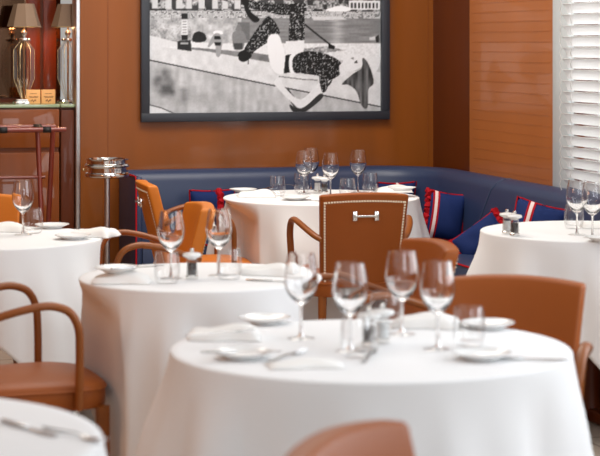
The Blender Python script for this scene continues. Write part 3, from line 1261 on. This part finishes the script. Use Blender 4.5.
def make_wine(label, group):
    t = thing('wine_glass', label, 'glass', (0, 0, 0), 0, group)
    bm = NB()
    lathe(bm, [(0, 0), (.034, 0), (.035, .0012), (.030, .003), (.010, .0055), (0, .006)], 32)
    link('foot', bm, M['thin_glass'], t)
    bm = NB()
    lathe(bm, [(.0075, .0062), (.0042, .014), (.0035, .04), (.0036, .075), (.005, .084)], 16)
    link('stem', bm, M['glass'], t)
    bm = NB()
    outer = [(0, .083), (.006, .0845), (.014, .090), (.024, .100), (.033, .112), (.039, .126), (.0418, .140), (.0420, .152), (.0405, .168), (.0375, .186), (.0345, .202), (.0325, .212)]
    inner = [(.0316, .212), (.0336, .202), (.0365, .186), (.0394, .168), (.0408, .152), (.0405, .140), (.0374, .1275), (.031, .115), (.021, .104), (.010, .097), (0, .095)]
    lathe(bm, outer + inner, 40)
    link('bowl', bm, M['glass'], t)
    return t


def make_tumbler(label, group):
    t = thing('tumbler', label, 'glass', (0, 0, 0), 0, group)
    bm = NB()
    lathe(bm, [(0, .0), (.028, .0), (.033, .004), (.0375, .016), (.0398, .032), (.0400, .048), (.0385, .068), (.036, .085), (.0345, .096),
               (.0333, .096), (.0348, .085), (.0372, .068), (.0386, .048), (.0382, .034), (.0355, .022), (.028, .014), (0, .012)], 40)
    link('bowl', bm, M['thin_glass'], t)
    return t


def make_mill(label, group, fill):
    t = thing('spice_mill', label, 'mill', (0, 0, 0), 0, group)
    bm = NB()
    lathe(bm, [(0, 0), (.019, 0), (.020, .003), (.020, .010), (.016, .014), (0, .014)], 24)
    link('base', bm, M['chrome'], t)
    bm = NB()
    lathe(bm, [(.016, .014), (.0185, .018), (.0175, .035), (.0165, .05), (.017, .060), (.014, .062)], 24)
    link('body', bm, M['acrylic'], t)
    bm = NB()
    lathe(bm, [(0, .0145), (.0135, .0145), (.0145, .02), (.0140, .05), (0, .051)], 20)
    link('filling', bm, M[fill], t)
    bm = NB()
    lathe(bm, [(0, .062), (.013, .062), (.016, .066), (.028, .071), (.030, .076), (.026, .081), (.010, .084), (0, .0845)], 24)
    cap = link('cap', bm, M['porcelain'], t)
    bm = NB()
    lathe(bm, [(0, .0845), (.004, .085), (.007, .090), (.006, .096), (0, .098)], 16)
    link('knob', bm, M['chrome'], cap)
    return t


def make_plate(label, group):
    t = thing('bread_plate', label, 'plate', (0, 0, 0), 0, group)
    bm = NB()
    lathe(bm, [(0, .0045), (.036, .0045), (.038, 0), (.043, 0), (.045, .0035), (.060, .010), (.073, .0155), (.074, .017), (.0725, .018), (.058, .0125), (.045, .0065), (0, .0062)], 48)
    link('dish', bm, M['porcelain'], t)
    bm = NB()
    lathe(bm, [(.0738, .0165), (.0746, .0172), (.0738, .0184), (.0726, .0184)], 48, close=True)
    link('rim', bm, M['porcelain'], t)
    return t


def make_napkin(label, group, variant=0):
    rnd = random.Random(11 + variant)
    L_, W_, H_ = .18, .115, .025
    bm = NB()
    nx, ny = 22, 12
    top, bot = {}, {}
    for i in range(nx + 1):
        for j in range(ny + 1):
            u, v = -1 + 2 * i / nx, -1 + 2 * j / ny
            e = (1 - abs(u) ** 6) ** .5 * (1 - abs(v) ** 4) ** .5
            h = H_ * e * (1 + .25 * math.sin(3 * u + variant) + .18 * math.cos(5 * v + 2 * u)) + .002
            xx = L_ / 2 * u + .004 * math.sin(4 * v + variant)
            yy = W_ / 2 * v * (1 + .12 * u) + .004 * math.sin(5 * u + variant)
            top[i, j] = bm.verts.new((xx, yy, h))
            bot[i, j] = bm.verts.new((xx * .985, yy * .97, 0))
    for i in range(nx):
        for j in range(ny):
            bm.faces.new((top[i, j], top[i + 1, j], top[i + 1, j + 1], top[i, j + 1]))
            bm.faces.new((bot[i, j], bot[i, j + 1], bot[i + 1, j + 1], bot[i + 1, j]))
    for i in range(nx):
        for j in (0, ny):
            bm.faces.new((top[i, j], top[i + 1, j], bot[i + 1, j], bot[i, j]))
    for j in range(ny):
        for i in (0, nx):
            bm.faces.new((top[i, j], top[i, j + 1], bot[i, j + 1], bot[i, j]))
    o = link('napkin', bm, M['napkin'], angle=60)
    return tag(o, label, 'napkin', group)


def make_knife(label, group):
    t = thing('table_knife', label, 'knife', (0, 0, 0), 0, group)
    bm = NB()
    box(bm, (-.055, 0, .004), (.085, .012, .006), bevel=.002)
    link('handle', bm, M['silver'], t)
    bm = NB()
    poly = [(-.012, -.004), (.06, -.009), (.085, -.006), (.092, .002), (.085, .006), (-.012, .005)]
    prism(bm, poly, .002, .0035)
    link('blade', bm, M['silver'], t)
    return t


def make_fork(label, group):
    t = thing('table_fork', label, 'fork', (0, 0, 0), 0, group)
    bm = NB()
    tube(bm, [Vector(p) for p in ((-.095, 0, .003), (-.05, 0, .004), (.0, 0, .007), (.03, 0, .005))], .0055, 8, rb=.0022, side=(0, 1, 0), taper=lambda q: 1 - .45 * q)
    link('handle', bm, M['silver'], t)
    for k in range(4):
        bm = NB()
        yy = -.0085 + k * .0057
        tube(bm, [Vector(p) for p in ((.028, yy * .5, .005), (.042, yy, .002), (.065, yy, .003), (.088, yy, .007))], .0021, 6, rb=.0014, side=(0, 1, 0))
        link('tine', bm, M['silver'], t)
    return t


PROTO = {}


def place(kind, px, py, label, group, rz=0, z=TZ, variant=None):
    p = at(px, py, z)
    key = kind if variant is None else (kind, variant)
    if key not in PROTO:
        if kind == 'wine':
            o = make_wine(label, group)
        elif kind == 'tumbler':
            o = make_tumbler(label, group)
        elif kind == 'pepper':
            o = make_mill(label, group, 'pepper')
        elif kind == 'salt':
            o = make_mill(label, group, 'salt')
        elif kind == 'plate':
            o = make_plate(label, group)
        elif kind == 'napkin':
            o = make_napkin(label, group, variant or 0)
        elif kind == 'knife':
            o = make_knife(label, group)
        else:
            o = make_fork(label, group)
        o.location = p
        o.rotation_euler = (0, 0, rz)
        PROTO[key] = o
        return o
    return dup(PROTO[key], p, rz, label, group)


def from_top(py, h):
    """image row of an object's base on the table from the row of its top"""
    return HOR + (py - HOR) / (CAMZ - TZ - h) * (CAMZ - TZ)


g = 'wine glasses on the tables'
for px, py, lab in (
        (301, 253.5, 'wine glass of the front table overlapping the middle table edge'),
        (350, 262.5, 'wine glass of the front table behind the nearest tumbler'),
        (402, 250.5, 'wine glass of the front table against the sideways tan chair, beside the folded napkin'),
        (437.5, 261, 'wine glass of the front table beside the lone tumbler and broad chair back'),
        (171, 211, 'wine glass of the middle table beside the mill and the plated napkin'),
        (219, 209, 'wine glass of the middle table in front of the orange chair back'),
        (304, 151, 'front one of two overlapping wine glasses on the far table'),
        (311, 148, 'rear one of two overlapping wine glasses on the far table'),
        (330.5, 153, 'wine glass of the far table just beside the spice mills'),
        (358, 150, 'wine glass of the far table above the chrome pull of the chair'),
        (577, 180, 'inner of two wine glasses in front of the blind, next to the tumbler'),
        (592.5, 182, 'outer of two wine glasses in front of the blind, farther from the tumbler'),
        (23, 180, 'wine glass on the table in front of the tray stand')):
    place('wine', px, from_top(py, .212), lab, g)
g = 'water tumblers on the tables'
for px, py, lab in (
        (357, 316, 'nearest tumbler on the front table, in front of the mills'),
        (385, 291.5, 'tumbler on the front table behind the mills'),
        (469, 306.5, 'lone tumbler on the front table in front of the bread plate and broad chair'),
        (167, 252, 'tumbler on the middle table beside the plated napkin'),
        (229, 248.5, 'tumbler on the middle table on the chair side of the mill'),
        (277.5, 176, 'tumbler on the far table nearest the orange chairs'),
        (301.5, 173, 'tumbler on the far table behind the overlapping wine glasses'),
        (347.5, 178, 'tumbler on the far table just above the chair back'),
        (370, 173, 'tumbler on the far table nearest the banquette corner'),
        (574, 204.5, 'tumbler beside the wine glasses in front of the blind'),
        (33, 208.5, 'tumbler on the table in front of the tray stand')):
    place('tumbler', px, from_top(py, .096), lab, g)
g = 'spice mills on the tables'
for kind, px, py, lab in (
        ('pepper', 369, 347, 'dark filled pepper mill between the tumblers of the front table'),
        ('salt', 382.5, 343, 'pale salt mill between the tumblers of the front table'),
        ('pepper', 192, 279, 'pepper mill of the middle table in front of the orange chair'),
        ('salt', 317.5, 193, 'pale salt mill of the far table'),
        ('pepper', 324.5, 194, 'dark filled pepper mill of the far table'),
        ('salt', 507, 234, 'pale salt mill of the table by the blind'),
        ('pepper', 514.5, 236, 'dark filled pepper mill of the table by the blind')):
    place(kind, px, py, lab, g, rz=.4)
g = 'bread plates on the tables'
for px, py, z, lab in (
        (482, 359, TZ, 'bread plate near the front rim of the front table, beside a knife'),
        (488, 328, TZ, 'bread plate on the front table by the broad chair back'),
        (243, 358, TZ, 'bread plate with knife in front of the napkin on the front table'),
        (265, 323, TZ, 'bread plate on the front table nearest the middle table'),
        (117, 272, TZ + .029, 'bread plate lying on the napkin of the middle table'),
        (243, 192, TZ, 'bread plate on the far table nearest the orange chairs'),
        (295, 200, TZ, 'bread plate on the front rim of the far table by the chair back'),
        (402, 190.5, TZ + .029, 'bread plate on the far table beside the corner cushion'),
        (604, 241, TZ, 'bread plate on the table by the blind, below the outer wine glass'),
        (73, 239, TZ, 'bread plate with knife on the table by the tray stand, nearest its rim'),
        (52, 228, TZ, 'bread plate behind the tumbler on the table by the tray stand')):
    place('plate', px, py, lab, g, z=z).scale = (.93, .93, .93)
g = 'folded napkins on the tables'
for px, py, rz, v, lab in (
        (224, 338, .05, 0, 'folded napkin on the front table behind a bread plate'),
        (427, 326, -.1, 1, 'folded napkin on the front table between the two wine glasses and chairs'),
        (305, 366, .2, 1, 'folded napkin at the near rim of the front table'),
        (122, 282, .05, 1, 'folded napkin under a plate on the middle table'),
        (268, 274, -.25, 0, 'folded napkin on the middle table nearest the far chair'),
        (256, 196.5, .1, 0, 'folded napkin on the far table by the orange chairs'),
        (394, 192, .1, 1, 'folded napkin on the far table by the banquette corner'),
        (604, 227.5, .1, 0, 'folded napkin behind the wine glasses by the blind'),
        (4, 231, .1, 1, 'folded napkin beside the wine glass of the table by the tray stand'),
        (94, 236, -.35, 0, 'folded napkin at the rim of the table by the tray stand'),
        ):
    nk = place('napkin', px, py, lab, g, rz, variant=v)
    if py == 366:
        nk.scale = (.95, .8, .45)
g = 'knives and forks on the tables'
for kind, px, py, z, rz, lab in (
        ('knife', 243, 353, TZ + .0195, .1, 'butter knife laid across the bread plate in front of the napkin'),
        ('fork', 287, 357, TZ, 1.1, 'fork between the front wine glass foot and the bread plate with the butter knife'),
        ('knife', 529, 360, TZ, -.12, 'table knife beside the plate at the front rim'),
        ('fork', 222, 334, TZ + .029, .5, 'fork lying on the napkin of the front table'),
        ('fork', 369, 357, TZ, 1.4, 'fork in front of the nearest tumbler'),
        ('knife', 276, 282, TZ, -.3, 'table knife beside the napkin of the middle table'),
        ('knife', 139, 268, TZ + .045, .6, 'butter knife at the plate of the middle table'),
        ('knife', 313, 201, TZ, -.6, 'table knife on the far table by the back of the chair'),
        ('fork', 258, 189.5, TZ, .8, 'fork on the far table by the plate near the orange chairs'),
        ('fork', 288, 186, TZ, -.5, 'fork behind the tumbler of the far table'),
        ('knife', 30, 430, TZ, -.85, 'dark streak of a knife on the cloth in the near corner'),
        ('fork', 74, 436, TZ, -.8, 'fork by the rim of the cloth in the near corner')):
    place(kind, px, py, lab, g, rz, z)

# ------------------------------------------------------------------ chrome stand
d_ = 9.50
stand_x = (107 - 300) * d_ / FPX
zt = CAMZ - (158.5 - HOR) * d_ / FPX
st = thing('pedestal_stand', 'chrome wine bucket stand with double ring top against the wood wall', 'stand', (stand_x, d_, 0))
bm = NB()
lathe(bm, [(0, 0), (.13, 0), (.135, .008), (.12, .018), (.03, .03), (0, .03)], 40)
link('base', bm, M['chrome'], st)
bm = NB()
bar(bm, (0, 0, .03), (0, 0, zt - .09), .014, 20)
link('pole', bm, M['brushed'], st)
bm = NB()
lathe(bm, [(0, zt - .095), (.09, zt - .095), (.108, zt - .09), (.111, zt - .082), (.108, zt - .072), (.098, zt - .068), (.098, zt - .045), (.110, zt - .04), (.113, zt - .034), (.108, zt - .028), (.10, zt - .024),
           (.10, zt - .008), (.108, zt - .005), (.109, zt), (.098, zt), (.094, zt - .01), (.09, zt - .08), (0, zt - .085)], 48)
link('bucket_ring', bm, M['chrome'], st)
bm = NB()
lathe(bm, [(0, -.008), (.007, -.005), (.009, 0), (.007, .005), (0, .008)], 14, (-.117, 0, zt - .055))
link('knob', bm, M['brass'], st)

# ------------------------------------------------------------------ folding tray stand
near_end = Vector(((66 - 300) * 9.40 / FPX, 9.40, 0))
zr = CAMZ - (129.5 - HOR) * 9.40 / FPX
ts = thing('tray_stand', 'folding reddish wood tray stand with black straps in front of the amber cabinet', 'stand', near_end, YAW)
LN, DP = .62, .34
for yy in (0, DP):
    bm = NB()
    tube(bm, [Vector((0, yy, zr)), Vector((-LN / 2, yy, zr)), Vector((-LN, yy, zr))], .013, 12)
    link('rail', bm, M['mahogany'], ts)
for xx in (-.065, -LN + .065):
    for (ya, yb, dx) in ((0, DP, 0), (DP, 0, -.028)):
        bm = NB()
        bar(bm, (xx + dx, ya, zr - .005), (xx + dx, yb, 0), .0125, 10)
        link('leg', bm, M['mahogany'], ts)
for yy in (.08, DP - .08):
    bm = NB()
    bar(bm, (-.065, yy, zr * (yy / DP)), (-LN + .065, yy, zr * (yy / DP)), .008, 8)
    link('stretcher', bm, M['mahogany'], ts)
for xx in (-.095, -.31, -LN + .09):
    bm = NB()
    rows = []
    pth = []
    for k in range(9):
        a = -math.pi / 2 - math.pi * k / 8
        pth.append((.0 + .0150 * math.cos(a), zr + .0150 * math.sin(a)))
    pth += [(DP * k / 8, zr + .015 - .02 * math.sin(math.pi * k / 8)) for k in range(1, 8)]
    for k in range(9):
        a = math.pi / 2 - math.pi * k / 8
        pth.append((DP + .0150 * math.cos(a), zr + .0150 * math.sin(a)))
    for (y_, z_) in pth:
        rows.append([bm.verts.new((xx - .02, y_, z_)), bm.verts.new((xx + .02, y_, z_))])
    for a, b in zip(rows, rows[1:]):
        bm.faces.new((a[0], a[1], b[1], b[0]))
    o = link('strap', bm, M['black'], ts)
    md = o.modifiers.new('thickness', 'SOLIDIFY')
    md.thickness = .002
